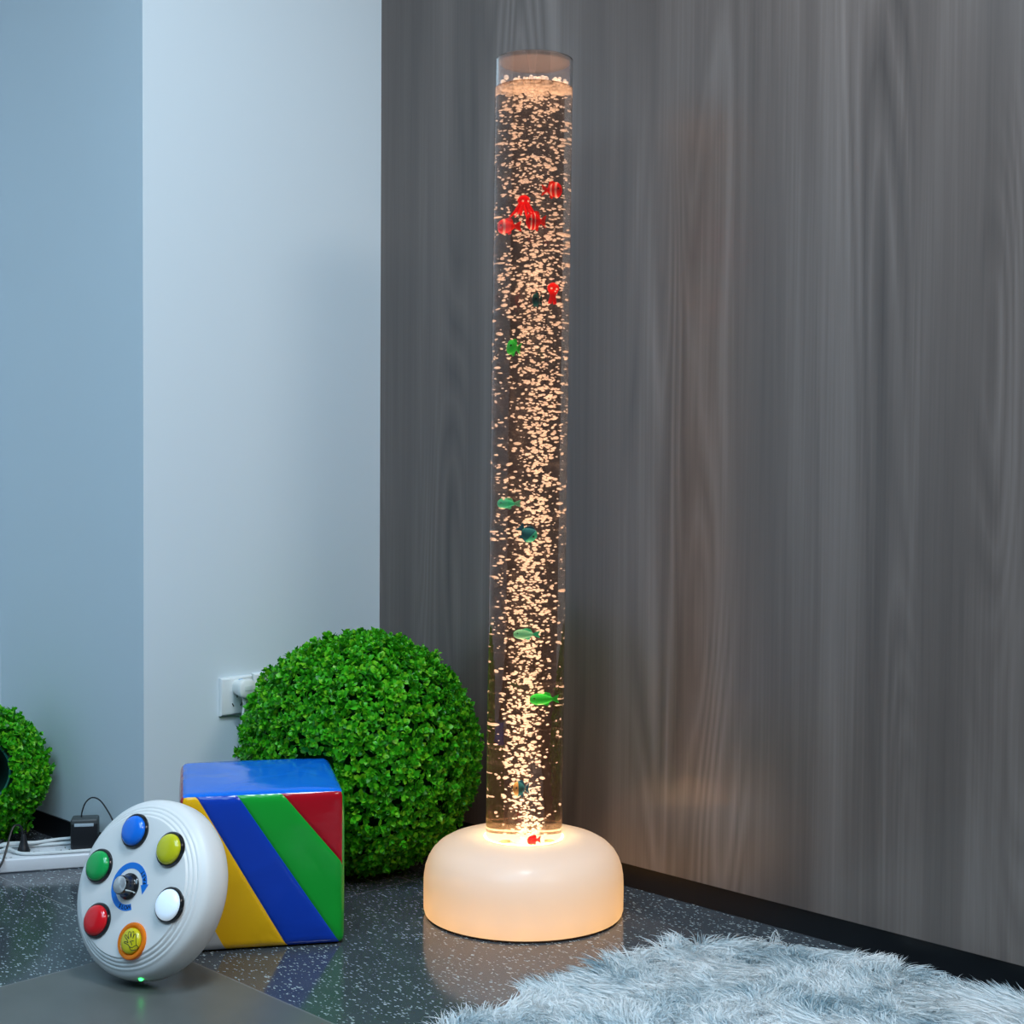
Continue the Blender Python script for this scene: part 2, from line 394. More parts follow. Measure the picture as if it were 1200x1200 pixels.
# ------------------------------------------------------------------ toy fish inside the tube
def plastic(name, c, tf=.5): return translucent(name, c, c, tf, rough=.3)
F_red = plastic('red_plastic', (.85, .012, .012, 1)); F_org = plastic('orange_red_plastic', (.9, .05, .015, 1))
F_white = plastic('white_plastic', (1, .95, .9, 1)); F_green = plastic('green_plastic', (.05, .75, .14, 1)); F_teal = plastic('teal_plastic', (.07, .70, .54, 1))
F_blue = plastic('blue_plastic', (.03, .24, .40, 1)); F_dteal = plastic('dark_teal_plastic', (.02, .17, .2, 1)); F_pale = plastic('pale_teal_plastic', (.28, .74, .60, 1))
F_yel = plastic('cream_yellow_plastic', (.8, .6, .25, 1)); F_eye = plain('eye_black', (.01, .01, .012, 1), .2)
def hh(t, fat=1):           # half height of the body along t = 0 (nose) .. 1 (tail root)
    return fat*(math.sin(PI*min(1, t*.93+.035)**.72))**.8
def fish_body(bm, L_, H, t0=0, t1=1, infl=1, nseg=14, nr=16):
    prev = None
    for i in range(nseg+1):
        t = t0+(t1-t0)*i/nseg; h = max(.0004, hh(t)*H/2*infl); x = L_*(.5-t*.78); w = h*.48
        ring = [bm.verts.new((x, w*math.cos(2*PI*k/nr), h*math.sin(2*PI*k/nr))) for k in range(nr)]
        if prev:
            for k in range(nr): bm.faces.new((prev[k], ring[k], ring[(k+1) % nr], prev[(k+1) % nr]))
        else: bm.faces.new(ring)
        prev = ring
    bm.faces.new(prev[::-1])
def fin(bm, poly, th):
    prism(bm, poly, -th/2, th/2)
    for v in bm.verts: v.co = Vector((v.co.x, v.co.z, v.co.y))
    bmesh.ops.recalc_face_normals(bm, faces=bm.faces)
def fish(label, x, y, z, L_, H, face, mat, finmat=None, stripes=(), stripemat=None, pitch=0, yaw=0, halfmat=None):
    finmat = finmat or mat; L_ *= 1.1; H *= 1.12
    t = thing('toy_fish', label, 'toy fish', (axis(z)+x, LY+y, z), (0, -pitch, (0 if face > 0 else PI)+yaw), 'toy sea creatures in the bubble tube')
    fishes_at.append((x, y, z, L_*.42, H*.45))
    b = bmesh.new(); fish_body(b, L_, H); finish('body', b, mat, t)
    if halfmat:
        b = bmesh.new(); fish_body(b, L_, H, .34, .93, 1.04); finish('back_patch', b, halfmat, t)
    b = bmesh.new(); xr = L_*-.24
    fin(b, [(xr, .10*H), (xr-.10*L_, .24*H), (xr-.26*L_, .38*H), (xr-.22*L_, .1*H), (xr-.2*L_, 0), (xr-.22*L_, -.1*H), (xr-.26*L_, -.36*H), (xr-.10*L_, -.22*H), (xr, -.10*H)], .0022); finish('tail_fin', b, finmat, t, smooth=False)
    b = bmesh.new(); fin(b, [(.2*L_, .36*H), (.12*L_, .54*H), (0, .60*H), (-.14*L_, .52*H), (-.2*L_, .24*H)], .0018); finish('dorsal_fin', b, finmat, t, smooth=False)
    b = bmesh.new(); fin(b, [(.06*L_, -.4*H), (-.03*L_, -.58*H), (-.12*L_, -.5*H), (-.12*L_, -.3*H)], .0018); finish('belly_fin', b, finmat, t, smooth=False)
    for s in (-1, 1):
        b = bmesh.new(); ball(b, (L_*.35, s*hh(.17)*H*.5*.44, H*.09), H*.065, 2); finish('eye', b, F_eye, t)
    for (a, c) in stripes:
        b = bmesh.new(); fish_body(b, L_, H, a, c, 1.06, 4); lab(finish('stripe', b, stripemat, t), 'white stripe round the body')
    return t
def octopus(label, x, y, z, W, H, mat, spread=1, lean=0):
    t = thing('toy_octopus', label, 'toy octopus', (axis(z)+x, LY+y, z), (0, lean, .3), 'toy sea creatures in the bubble tube')
    fishes_at.append((x, y, z, W*.5, H*.5))
    b = bmesh.new(); ball(b, (0, 0, H*.24), H*.25, 3, (1.05, 1.0, 1.05))
    for v in b.verts:
        if v.co.z < H*.12: v.co.x *= .8; v.co.y *= .8
    finish('head', b, mat, t)
    for k in range(8):
        a = 2*PI*k/8+.2; ca, sa = math.cos(a), math.sin(a)
        pts = spline([(ca*H*.14, sa*H*.14, H*.12), (ca*W*.22*spread, sa*W*.22*spread, -H*.08), (ca*W*.33*spread, sa*W*.33*spread, -H*.28), (ca*W*.5*spread, sa*W*.5*spread, -H*(.44+.06*(k % 2)))], 9)
        b = bmesh.new(); tube(b, pts, lambda q: H*(.085-.045*q), 8); finish('tentacle', b, mat, t)
    for s in (-1, 1):
        b = bmesh.new(); ball(b, (s*H*.12, -H*.22, H*.2), H*.05, 2); lab(finish('eye', b, F_white, t), 'pale round eye')
    return t
fish('red clownfish with white bands facing right near the top of the tube', .026, -.022, 1.138, .027, .021, 1, F_red, F_org, [(.28, .42), (.62, .74)], F_white, yaw=-.2)
octopus('red octopus with spread tentacles in the upper bubble tube', -.012, -.030, 1.112, .040, .033, F_red)
fish('orange-red clownfish facing left at the left edge below the octopus', -.032, -.020, 1.082, .033, .020, -1, F_org, F_org, [(.32, .46)], F_white)
fish('round red fish with white ring stripes below the octopus', .005, -.034, 1.088, .026, .024, -1, F_red, F_org, [(.22, .30), (.48, .55)], F_white, yaw=.3)
octopus('upright red octopus with closed tentacles by the right edge of the tube', .029, -.022, .979, .018, .033, F_red, .6, .06)
fish('small dark teal fish left of the closed red octopus', .008, -.030, .967, .014, .019, -1, F_dteal, yaw=.7)
fish('small bright green fish alone at the left of the tube', -.023, -.026, .894, .020, .021, -1, F_green, pitch=.15, yaw=.4)
fish('teal fish with pale tail swimming left at mid tube', -.027, -.022, .652, .031, .014, -1, F_teal, F_pale)
fish('teal and blue fish nose down just below the teal one', -.002, -.034, .607, .028, .020, 1, F_teal, F_blue, pitch=-.75, halfmat=F_blue)
fish('pale teal fish half lost among the bubbles below mid tube', 0, -.030, .4485, .033, .014, -1, F_pale, F_teal)
fish('long green fish facing left in the lower part of the tube', .026, -.020, .3456, .038, .0165, -1, F_green, F_green)
fish('little blue and cream angelfish low in the tube', -.005, -.034, .207, .021, .021, -1, F_yel, F_blue, yaw=.25, halfmat=F_blue)
fish('little red fish lying on the floor of the tube', .014, -.036, .1265, .018, .013, -1, F_red, F_red, yaw=.4)
def shell(label, x, y, r, rz):
    t = bmesh.new(); nr, na = 10, 36
    for i in range(nr+1):
        q = i/nr*PI/2
        for k in range(na+1):
            a = -1.15+2.3*k/na; rr = r*math.sin(q)*1.9*(1+.03*math.cos(k*PI/2)); z = r*.62*math.cos(q)*max(.15, math.cos(a*.9))*(1+.12*math.cos(k*PI/2))
            t.verts.new((rr*math.cos(a)-r*.9, rr*math.sin(a)*.85, z))
    t.verts.ensure_lookup_table()
    for i in range(nr):
        for k in range(na):
            a = i*(na+1)+k; t.faces.new((t.verts[a], t.verts[a+1], t.verts[a+na+2], t.verts[a+na+1]))
    bmesh.ops.remove_doubles(t, verts=t.verts, dist=1e-6); bmesh.ops.recalc_face_normals(t, faces=t.faces)
    bot = [e for e in t.edges if len(e.link_faces) == 1]
    bmesh.ops.contextual_create(t, geom=bot)
    o = finish('seashell', t, F_shell); o.location = (LX+x, LY+y, ZB+.0005); o.rotation_euler = (0, 0, rz)
    tag(o, label, 'seashell', 'shells on the tube floor')
F_shell = plastic('cream_shell', (.85, .74, .5, 1), .4)
shell('cream ribbed seashell on the tube floor at the left', -.025, -.030, .011, 2.2)
shell('cream ribbed seashell on the tube floor at the right', .036, -.024, .010, .6)
bubbles(); foam()

# ------------------------------------------------------------------ boxwood balls
LEAF = np.array([(0, 0, 0), (-.30, .30, .10), (0, .32, 0), (.30, .30, .10), (-.34, .68, .06), (0, .68, -.02), (.34, .68, .06), (0, 1.0, -.10)])
LF4 = np.array([(1, 4, 5, 2), (2, 5, 6, 3)]); LF3 = np.array([(0, 1, 2), (0, 2, 3), (4, 7, 5), (5, 7, 6)])
def unit(a): return a/np.linalg.norm(a, axis=-1, keepdims=True)
def leaf_ball(name, r, nsprig, mat, parent, keep, size, depth):
    i = np.arange(nsprig); ph = np.arccos(1-2*(i+.5)/nsprig); th = PI*(1+5**.5)*i
    D = np.stack([np.cos(th)*np.sin(ph), np.sin(th)*np.sin(ph), np.cos(ph)], 1)
    D = unit(D+RNG.normal(0, .035, D.shape))
    D = D[keep(D)]; n = len(D)
    axis_ = unit(D+RNG.normal(0, .33, D.shape))                  # sprig growth direction
    tip = D*(r-size*.55+RNG.normal(0, depth*.28, n)[:, None])
    ref = unit(np.cross(axis_, unit(RNG.normal(0, 1, D.shape)))); ref2 = np.cross(axis_, ref)
    Vs = []
    for lvl, (back, openang, sc) in enumerate(((0, .35, .75), (.35, .75, 1.0), (.8, 1.0, 1.1), (1.25, 1.15, 1.1))):
        for q in range(2 if lvl else 3):
            a = lvl*PI/2+q*(PI if lvl else 2*PI/3)+RNG.normal(0, .3, n)
            side = ref*np.cos(a)[:, None]+ref2*np.sin(a)[:, None]
            oa = openang+RNG.normal(0, .22, n)
            y = axis_*np.cos(oa)[:, None]+side*np.sin(oa)[:, None]          # along the leaf
            zn = axis_*np.sin(oa)[:, None]-side*np.cos(oa)[:, None]         # upper face normal
            x = np.cross(y, zn); L_ = size*sc*RNG.uniform(.75, 1.2, n)
            base = tip-axis_*(back*size*.6)
            P = LEAF[None]*L_[:, None, None]
            Vs.append(base[:, None]+P[..., :1]*x[:, None]+P[..., 1:2]*y[:, None]+P[..., 2:]*zn[:, None])
    V = np.concatenate(Vs); 
    return V
def place_leaves(name, V, mat, parent, ok):
    V = V[ok(V)]; n = len(V); off = (np.arange(n)*8)[:, None, None]
    return np_obj(name, V.reshape(-1, 3), [(LF4[None]+off).reshape(-1, 4), (LF3[None]+off).reshape(-1, 3)], mat, parent)
M_leaf = leaf_mat('boxwood_leaf', (.012, .17, .006, 1), (.075, .55, .014, 1), (.24, .62, .02, 1))
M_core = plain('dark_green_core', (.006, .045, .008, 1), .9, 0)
BX, BY, BR = -.2643, 2.57, .209
CUBE_A = math.radians(12.5); CUBE_C = np.array([-.387, 2.255]); CUBE_H = np.array([.1185, .122, .2315])
bz = .206
b1 = thing('boxwood_ball', 'large round green artificial boxwood ball behind the striped cube', 'boxwood ball', (BX, BY, bz), group='artificial boxwood balls')
V = leaf_ball('foliage', BR, 4500, M_leaf, b1, lambda D: np.ones(len(D), bool), .0112, .02)
def ok1(V):
    W = V+np.array([BX, BY, bz])
    lo = W[..., 2].min(1) > .002
    d = W[..., :2]-CUBE_C; ca, sa = math.cos(CUBE_A), math.sin(CUBE_A)
    cx = d[..., 0]*ca+d[..., 1]*sa; cy = -d[..., 0]*sa+d[..., 1]*ca
    inside = ((np.abs(cx) < CUBE_H[0]+.003) & (np.abs(cy) < CUBE_H[1]+.005) & (W[..., 2] < CUBE_H[2]+.006)).any(1)
    dl = np.hypot(W[..., 0]-LX, W[..., 1]-LY); lampin = (dl < .163) & (W[..., 2] < .127)
    return lo & ~inside & ~lampin.any(1)
place_leaves('foliage', V, M_leaf, b1, ok1)
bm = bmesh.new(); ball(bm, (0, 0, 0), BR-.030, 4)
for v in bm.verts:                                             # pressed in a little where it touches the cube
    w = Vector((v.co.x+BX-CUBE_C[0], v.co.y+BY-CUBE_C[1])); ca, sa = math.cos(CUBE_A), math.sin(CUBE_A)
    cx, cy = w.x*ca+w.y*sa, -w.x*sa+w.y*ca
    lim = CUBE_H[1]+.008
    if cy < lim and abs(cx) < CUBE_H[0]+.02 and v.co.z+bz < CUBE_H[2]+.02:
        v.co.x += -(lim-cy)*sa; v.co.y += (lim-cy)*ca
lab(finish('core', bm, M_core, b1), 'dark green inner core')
# smaller ball at the far left with its open mounting hole turned to the room
B2 = np.array([-.988, 2.700, .136]); R2 = .128
hole = unit(np.array([.33, -.93, .12]))
hole = unit(np.array([0, 0, .715])-B2+np.array([-.0, 0, 0])); hole = unit(hole+np.array([.0, 0, .02]))
b2 = thing('boxwood_ball', 'smaller green boxwood ball with an open round hole behind the power strip', 'boxwood ball', tuple(B2), group='artificial boxwood balls')
V = leaf_ball('foliage', R2, 1900, M_leaf, b2, lambda D: D@hole < math.cos(.56), .0112, .018)
def ok2(V):
    W = V+B2; v = (W[..., 0]+W[..., 1])*.70711
    d = V@hole; rad = np.linalg.norm(V-d[..., None]*hole, axis=-1)
    return (W[..., 2].min(1) > .002) & (v.max(1) < V1-.006) & ~((d > 0) & (rad < .056)).any(1)
place_leaves('foliage', V, M_leaf, b2, ok2)
Q = Vector(hole).to_track_quat('Z', 'Y').to_matrix().to_4x4()
bm = bmesh.new(); rc = .104; a0 = math.asin(.058/rc)
prof = [(.0, -rc)]+[(rc*math.sin(a), rc*math.cos(a)) for a in np.linspace(PI-.05, a0, 30)]
prof += [(.054, .078), (.050, .05), (.044, .01), (.03, -.02), (0, -.03)]
lathe(bm, prof, 64); lab(finish('core', bm, plain('dark_green_plastic_shell', (.004, .03, .022, 1), .4), b2, M=Q), 'dark green hollow plastic shell')
bm = bmesh.new(); tube(bm, [(.0585*math.cos(a), .0585*math.sin(a), rc*math.cos(a0)) for a in np.linspace(0, 2*PI, 65)], .0022, 8, cap=False)
lab(finish('hole_rim', bm, plain('teal_rim', (.01, .12, .085, 1), .4), b2, M=Q), 'teal green plastic rim of the hole')

# ------------------------------------------------------------------ striped foam cube
cube = thing('soft_play_cube', 'soft vinyl play cube with coloured diagonal stripes behind the white disc', 'play cube', (CUBE_C[0], CUBE_C[1], 0), (0, 0, CUBE_A))
HX, HY, HZ = CUBE_H[0], CUBE_H[1], CUBE_H[2]/2
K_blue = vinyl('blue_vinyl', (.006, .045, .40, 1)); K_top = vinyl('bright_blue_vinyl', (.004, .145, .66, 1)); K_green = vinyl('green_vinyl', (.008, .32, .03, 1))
K_red = vinyl('red_vinyl', (.40, .004, .012, 1)); K_yel = vinyl('yellow_vinyl', (.78, .42, .006, 1)); K_grey = vinyl('grey_vinyl', (.42, .44, .45, 1))
LINES = [((-.82, 1), (.30, -1)), ((-.33, 1), (.955, -1)), ((.21, 1), (1, .02)), ((-.585, -.73), (-.45, -1))]     # seams in face units, a to the right, b up
def seamd(a, b):
    m = 9
    for (p, q) in LINES[:3]:
        dx, dy = (q[0]-p[0])*HX, (q[1]-p[1])*HZ
        m = min(m, abs((a-p[0])*HX*dy-(b-p[1])*HZ*dx)/math.hypot(dx, dy))
    return m
def face_pt(face, a, b):
    p = {'f': (a*HX, -HY, b*HZ), 'k': (-a*HX, HY, b*HZ), 't': (a*HX, b*HY, HZ), 'b': (a*HX, -b*HY, -HZ), 'r': (HX, a*HY, b*HZ), 'l': (-HX, -a*HY, b*HZ)}[face]
    p = Vector(p); r = .011; H = Vector((HX, HY, HZ))
    c = Vector([max(-H[i]+r, min(H[i]-r, p[i])) for i in range(3)]); d = p-c
    q = c+d.normalized()*r if d.length > 1e-9 else p
    n = {'f': (0, -1, 0), 'k': (0, 1, 0), 't': (0, 0, 1), 'b': (0, 0, -1), 'r': (1, 0, 0), 'l': (-1, 0, 0)}[face]
    bul = (1-a**4)*(1-b**4)*(0 if face == 'b' else .0035)
    if face == 'f': bul -= .0014*math.exp(-(seamd(a, b)/.0022)**2)*(1-max(abs(a), abs(b))**20)
    q = q+Vector(n)*bul; q.z += HZ; return q
def panel(face, clip, name, mat, label, n=44):
    bm = bmesh.new(); bmesh.ops.create_grid(bm, x_segments=n, y_segments=n, size=1)
    for (p, q, side) in clip:
        d = Vector((q[0]-p[0], q[1]-p[1], 0)); nn = Vector((-d.y, d.x, 0)).normalized()*side      # keep the +nn side
        for off in (.02, .01):
            bmesh.ops.bisect_plane(bm, geom=bm.verts[:]+bm.edges[:]+bm.faces[:], plane_co=Vector((p[0], p[1], 0))+nn*off, plane_no=nn)
        bmesh.ops.bisect_plane(bm, geom=bm.verts[:]+bm.edges[:]+bm.faces[:], plane_co=Vector((p[0], p[1], 0)), plane_no=nn, clear_inner=True)
    for v in bm.verts: v.co = face_pt(face, v.co.x, v.co.y)
    o = finish(name, bm, mat, cube); lab(o, label); return o
L0, L1, L2, L3 = LINES
panel('f', [(*L0, -1), (*L3, 1)], 'stripe_panel', K_yel, 'yellow diagonal stripe')
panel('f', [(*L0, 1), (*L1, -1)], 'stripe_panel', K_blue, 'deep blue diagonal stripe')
panel('f', [(*L1, 1), (*L2, -1)], 'stripe_panel', K_green, 'green diagonal stripe')
panel('f', [(*L2, 1)], 'stripe_panel', K_red, 'red corner triangle')
panel('f', [(*L3, -1)], 'stripe_panel', K_grey, 'grey corner triangle')
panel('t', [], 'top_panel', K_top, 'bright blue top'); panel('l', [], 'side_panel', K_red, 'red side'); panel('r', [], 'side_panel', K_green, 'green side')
panel('k', [], 'back_panel', K_blue, 'blue back', 8); panel('b', [], 'bottom_panel', K_yel, 'yellow underside', 8)

# ------------------------------------------------------------------ white button disc
n_ = Vector((-.4977, -.7906, .3568)).normalized(); e2 = Vector((-.0869, .4548, .8864)); e2 = (e2-n_*e2.dot(n_)).normalized(); e1 = e2.cross(n_)
DM = Matrix(((e1.x, e2.x, n_.x), (e1.y, e2.y, n_.y), (e1.z, e2.z, n_.z)))
DC = Vector((-.5165, 1.995, .1338))
disc = thing('button_controller', 'round white plastic controller with six coloured buttons leaning on the cube', 'controller', DC, DM.to_euler())
M_white = plain('white_plastic_shell', (.715, .71, .70, 1), .38, .4)
bm = bmesh.new()
lathe(bm, [(0, 0), (.05, 0), (.0930, 0), (.0945, -.0003), (.0955, -.0016), (.0965, -.0028), (.0985, -.0026), (.0998, -.0032), (.1008, -.0048), (.1018, -.0058), (.1038, -.0057), (.1050, -.0064), (.1060, -.0080), (.1070, -.0090),
           (.1090, -.0089), (.1102, -.0097), (.1112, -.0112), (.113, -.0125), (.1165, -.0150), (.1195, -.0190), (.1213, -.0240), (.1222, -.031), (.1226, -.040), (.1215, -.052), (.118, -.0595), (.112, -.062), (0, -.062)], 160)
finish('housing', bm, M_white, disc)
M_bez = plain('black_gloss_bezel', (.008, .009, .011, 1), .12, .6)
def button(ang, mat, label, orange=False):
    a = math.radians(ang); T = Matrix.Translation((.0035+.0745*math.cos(a), .0745*math.sin(a), 0))
    bm = bmesh.new()
    if not orange:
        lathe(bm, [(.0208, -.001), (.0242, -.001), (.0240, .0022), (.0228, .0040), (.0212, .0042), (.0205, .0030)], 64, close=True)
        rim = finish('bezel', bm, M_bez, None, M=T)
        cap_p = [(.0206, 0), (.0206, .0045), (.0200, .0066), (.0185, .0084), (.0160, .0099), (.0125, .0110), (.0080, .0117), (.0040, .0120), (0, .0121)]
    else:
        lathe(bm, [(.0172, -.001), (.0246, -.001), (.0246, .0018), (.0238, .0034), (.0215, .0040), (.0195, .0036), (.0180, .0024), (.0174, .001)], 64, close=True)
        rim = finish('bezel', bm, M_oring, None, M=T)
        cap_p = [(.0174, 0), (.0172, .0034), (.0165, .0052), (.0150, .0066), (.0120, .0076), (.0080, .0082), (.0040, .0085), (0, .0086)]
    bm = bmesh.new(); lathe(bm, cap_p, 64)
    cap = finish('push_button', bm, mat, disc, M=T); lab(cap, label)
    rim.parent = cap; lab(rim, 'wide translucent orange ring' if orange else 'black ring round the button')
    return cap, T
M_oring = translucent('orange_ring', (.95, .26, .01, 1), (1, .3, .01, 1), .35, rough=.15)
def gloss(n, c): return plain(n, c, .16, .55, coat=.2)
button(90, gloss('blue_button', (.006, .16, .72, 1)), 'blue button at the top')
button(30, gloss('yellow_button', (.55, .53, .01, 1)), 'yellow-green button at upper right')
button(-30, plain('lit_white_button', (.62, .76, .90, 1), .16, .5, emit=(.75, .88, 1, 1), estr=.38), 'lit white button at lower right')
button(210, gloss('red_button', (.66, .006, .012, 1)), 'red button at lower left')
button(150, gloss('green_button', (.008, .34, .075, 1)), 'green button at upper left')
hand, HT = button(-90, gloss('hand_button_yellow', (.58, .50, .01, 1)), 'yellow button with a drawn black hand', True)
M_ink = plain('black_print', (.006, .006, .008, 1), .5, .3)
def capz(x, y):
    r = min(math.hypot(x, y), .0172); return float(np.interp(r, [0, .004, .008, .012, .015, .0165, .0172], [.0086, .0085, .0082, .0076, .0066, .0052, .0034]))
bm = bmesh.new()
def hp(px, py):
    x = (px-216)*.1705e-3*.86; y = -(py-928)*.128e-3*.88-.12*x; return (x, y)
STR = [[(232, 1000), (212, 972), (176, 956), (166, 946), (174, 937), (196, 942), (216, 952), (208, 925), (176, 886), (170, 868), (182, 858), (196, 872), (226, 908), (214, 862), (214, 836), (226, 824), (238, 840), (248, 894), (250, 852), (258, 830), (270, 826), (278, 846), (270, 902), (284, 866), (294, 852), (302, 866), (303, 930), (304, 985)],
       [(232, 1002), (262, 1008), (304, 986), (310, 1012), (284, 1036), (244, 1036), (232, 1002)],
       [(232, 946), (248, 936), (282, 934)], [(246, 944), (254, 958), (262, 980)]]
for s in STR:
    p2 = spline([(*hp(*q), 0) for q in s], len(s)*5)
    tube(bm, [(p.x, p.y, capz(p.x, p.y)+.00005) for p in p2], .00042, 6)
lab(finish('hand_drawing', bm, M_ink, hand, M=HT), 'black outline drawing of an open hand')
# speed knob, arrow and words
KX = -.0055; KT = Matrix.Translation((KX, 0, 0))
M_arrow = plain('blue_print', (.006, .17, .62, 1), .4, .4)
bm = bmesh.new(); r0, r1 = .0242, .0325; A = np.radians(np.linspace(-80, -365, 90))
lo = [(r0*math.cos(a), r0*math.sin(a)) for a in A]; hi = [(r1*math.cos(a), r1*math.sin(a)) for a in A]
vt = [[bm.verts.new((x, y, .0003)) for x, y in q] for q in (lo, hi)]; vb = [[bm.verts.new((x, y, -.0004)) for x, y in q] for q in (lo, hi)]
for i in range(len(A)-1):
    bm.faces.new((vt[0][i], vt[1][i], vt[1][i+1], vt[0][i+1])); bm.faces.new((vt[1][i], vb[1][i], vb[1][i+1], vt[1][i+1])); bm.faces.new((vt[0][i+1], vb[0][i+1], vb[0][i], vt[0][i]))
aa = math.radians(-5); tipa = math.radians(-32); rm = (r0+r1)/2
hd = [((rm-.0072)*math.cos(aa), (rm-.0072)*math.sin(aa)), (rm*math.cos(tipa), rm*math.sin(tipa)), ((rm+.0072)*math.cos(aa), (rm+.0072)*math.sin(aa))]
prism(bm, hd, -.0004, .00032); bmesh.ops.recalc_face_normals(bm, faces=bm.faces)
arrow = lab(finish('speed_arrow', bm, M_arrow, disc, smooth=False, M=KT), 'blue curved arrow printed round the knob')
def word(txt, centre_deg, step, size, parent, label):
    bm = bmesh.new()
    for i, ch in enumerate(txt):
        cu = bpy.data.curves.new('glyph', 'FONT'); cu.body = ch; cu.size = size; cu.align_x = 'CENTER'; cu.align_y = 'CENTER'; cu.extrude = .00018; cu.offset = size*.012
        ob = bpy.data.objects.new('glyph', cu); C.objects.link(ob)
        dg = bpy.context.evaluated_depsgraph_get(); me = bpy.data.meshes.new_from_object(ob.evaluated_get(dg))
        a = math.radians(centre_deg+(i-(len(txt)-1)/2)*step)
        M = Matrix.Translation((rm*math.cos(a), rm*math.sin(a), .0004)) @ Matrix.Rotation(a+PI/2, 4, 'Z')
        me.transform(M); bm.from_mesh(me)
        bpy.data.objects.remove(ob); bpy.data.meshes.remove(me); bpy.data.curves.remove(cu)
    return lab(finish('lettering', bm, M_ink, parent, smooth=False, M=KT), label)
word('SLOW', 254, 11.5, .0074, arrow, 'black word SLOW'); word('FAST', 15, 10.5, .0074, arrow, 'black word FAST')
bm = bmesh.new(); lathe(bm, [(.0178, 0), (.0178, .0022), (.0168, .0034), (.0150, .0044), (.0140, .0065), (.0132, .012), (.0128, .0175), (.0122, .0186), (.0118, .0186), (.0115, .0182), (0, .0182)], 48)
for v in bm.verts:                          # fluted grip
    r = math.hypot(v.co.x, v.co.y)
    if .0120 < r < .0142 and v.co.z > .005:
        k = 1+.018*math.cos(18*math.atan2(v.co.y, v.co.x)); v.co.x *= k; v.co.y *= k
knob = lab(finish('speed_knob', bm, M_bez, disc, M=KT), 'black turning knob')
m, nt, out = newmat('spun_aluminium'); p = N(nt, 'ShaderNodeBsdfPrincipled'); p.inputs['Metallic'].default_value = .75; p.inputs['Base Color'].default_value = (.66, .66, .66, 1); p.inputs['Roughness'].default_value = .32
p.inputs['Anisotropic'].default_value = .9; tg = N(nt, 'ShaderNodeTangent'); tg.direction_type = 'RADIAL'; tg.axis = 'Z'; nt.links.new(tg.outputs[0], p.inputs['Tangent']); nt.links.new(p.outputs[0], out.inputs[0])
bm = bmesh.new(); lathe(bm, [(.0116, .0180), (.0116, .0189), (.0112, .0192), (0, .0192)], 48); o = lab(finish('knob_cap', bm, m, knob), 'spun silver cap'); o.location = (KX, 0, 0)
bm = bmesh.new(); box(bm, .0145, .0178, -.0006, .0006, .0025, .0048); box(bm, .0126, .0150, -.0006, .0006, .0044, .0175)
bmesh.ops.rotate(bm, cent=(0, 0, 0), matrix=Matrix.Rotation(math.radians(-40), 3, 'Z'), verts=bm.verts); o = lab(finish('pointer_line', bm, plain('white_line', (.7, .75, .75, 1), .4), knob, smooth=False), 'pale pointer line'); o.location = (KX, 0, 0)
# green pilot light under the lower rim
dn = Vector((-e1.z, -e2.z)).normalized()
bm = bmesh.new(); ball(bm, (-.002, -.1205, -.024), .0034, 2)
lab(finish('indicator_light', bm, plain('green_pilot', (.02, .5, .05, 1), .3, emit=(.03, 1, .12, 1), estr=6), disc), 'glowing green pilot light under the rim')

# ------------------------------------------------------------------ wall sockets and plug
M_sock = plain('white_socket_plastic', (.74, .77, .77, 1), .3, .45); M_dark = plain('dark_hole', (.01, .01, .012, 1), .6)
def socket(label, v, z, kind):
    t = thing('wall_socket', label, 'socket', ((U0+v)*.70711, (v-U0)*.70711, z), (0, 0, -PI/4), 'wall sockets on the pale wall')
    bm = bmesh.new(); box(bm, 0, .0085, -.0345, .0345, -.0345, .0345)
    top = [f for f in bm.faces if f.normal.x > .9]
    bmesh.ops.bevel(bm, geom=[e for f in top for e in f.edges], offset=.0052, segments=4, affect='EDGES', profile=.6)
    finish('faceplate', bm, M_sock, t)
    if kind == 'holes':
        for (y, zz, ry) in ((-.009, -.010, .5), (.009, -.010, -.5), (0, .006, 0)):
            bm = bmesh.new(); box(bm, -.001, .0004, -.0011, .0011, -.0034, .0034); o = lab(finish('socket_hole', bm, M_dark, t, smooth=False), 'dark pin slot')
            o.location = (.0085, y, zz-.006); o.rotation_euler = (ry, 0, 0)
    else:
        bm = bmesh.new(); box(bm, .0085, .0112, -.023, .023, -.026, .0155, .0012); finish('rocker_switch', bm, M_sock, t)
        bm = bmesh.new(); box(bm, .008, .0092, -.0235, .0235, .0160, .0185); lab(finish('gap', bm, M_dark, t, smooth=False), 'dark gap above the rocker')
    return t
socket('white wall socket with a plug in it, left of the pair', 1.5355, .288, 'holes')
socket('white wall plate with a rocker, half hidden by the boxwood ball', 1.607, .290, 'rocker')
pv, pz = 1.538, .304
plug = thing('power_plug', 'white rounded plug with a hanging cord in the left wall socket', 'plug', ((U0+.0086+pv)*.70711, (pv-U0-.0086)*.70711, pz), (0, 0, -PI/4))
bm = bmesh.new()
prev = None
for i, (x, sy, sz) in enumerate(((0, .0135, .0135), (.009, .0145, .0145), (.018, .0170, .0165), (.025, .0182, .0176), (.030, .0170, .0165), (.0325, .0135, .0130))):
    ring = [bm.verts.new((x, sy*(abs(math.cos(a))**.75)*(1 if math.cos(a) > 0 else -1), sz*(abs(math.sin(a))**.75)*(1 if math.sin(a) > 0 else -1))) for a in np.linspace(0, 2*PI, 33)[:-1]]
    if prev:
        for k in range(32): bm.faces.new((prev[k], prev[(k+1) % 32], ring[(k+1) % 32], ring[k]))
    else: bm.faces.new(ring[::-1])
    prev = ring
bm.faces.new(prev); bmesh.ops.recalc_face_normals(bm, faces=bm.faces)
finish('plug_body', bm, plain('white_plug_plastic', (.78, .80, .77, 1), .35), plug)
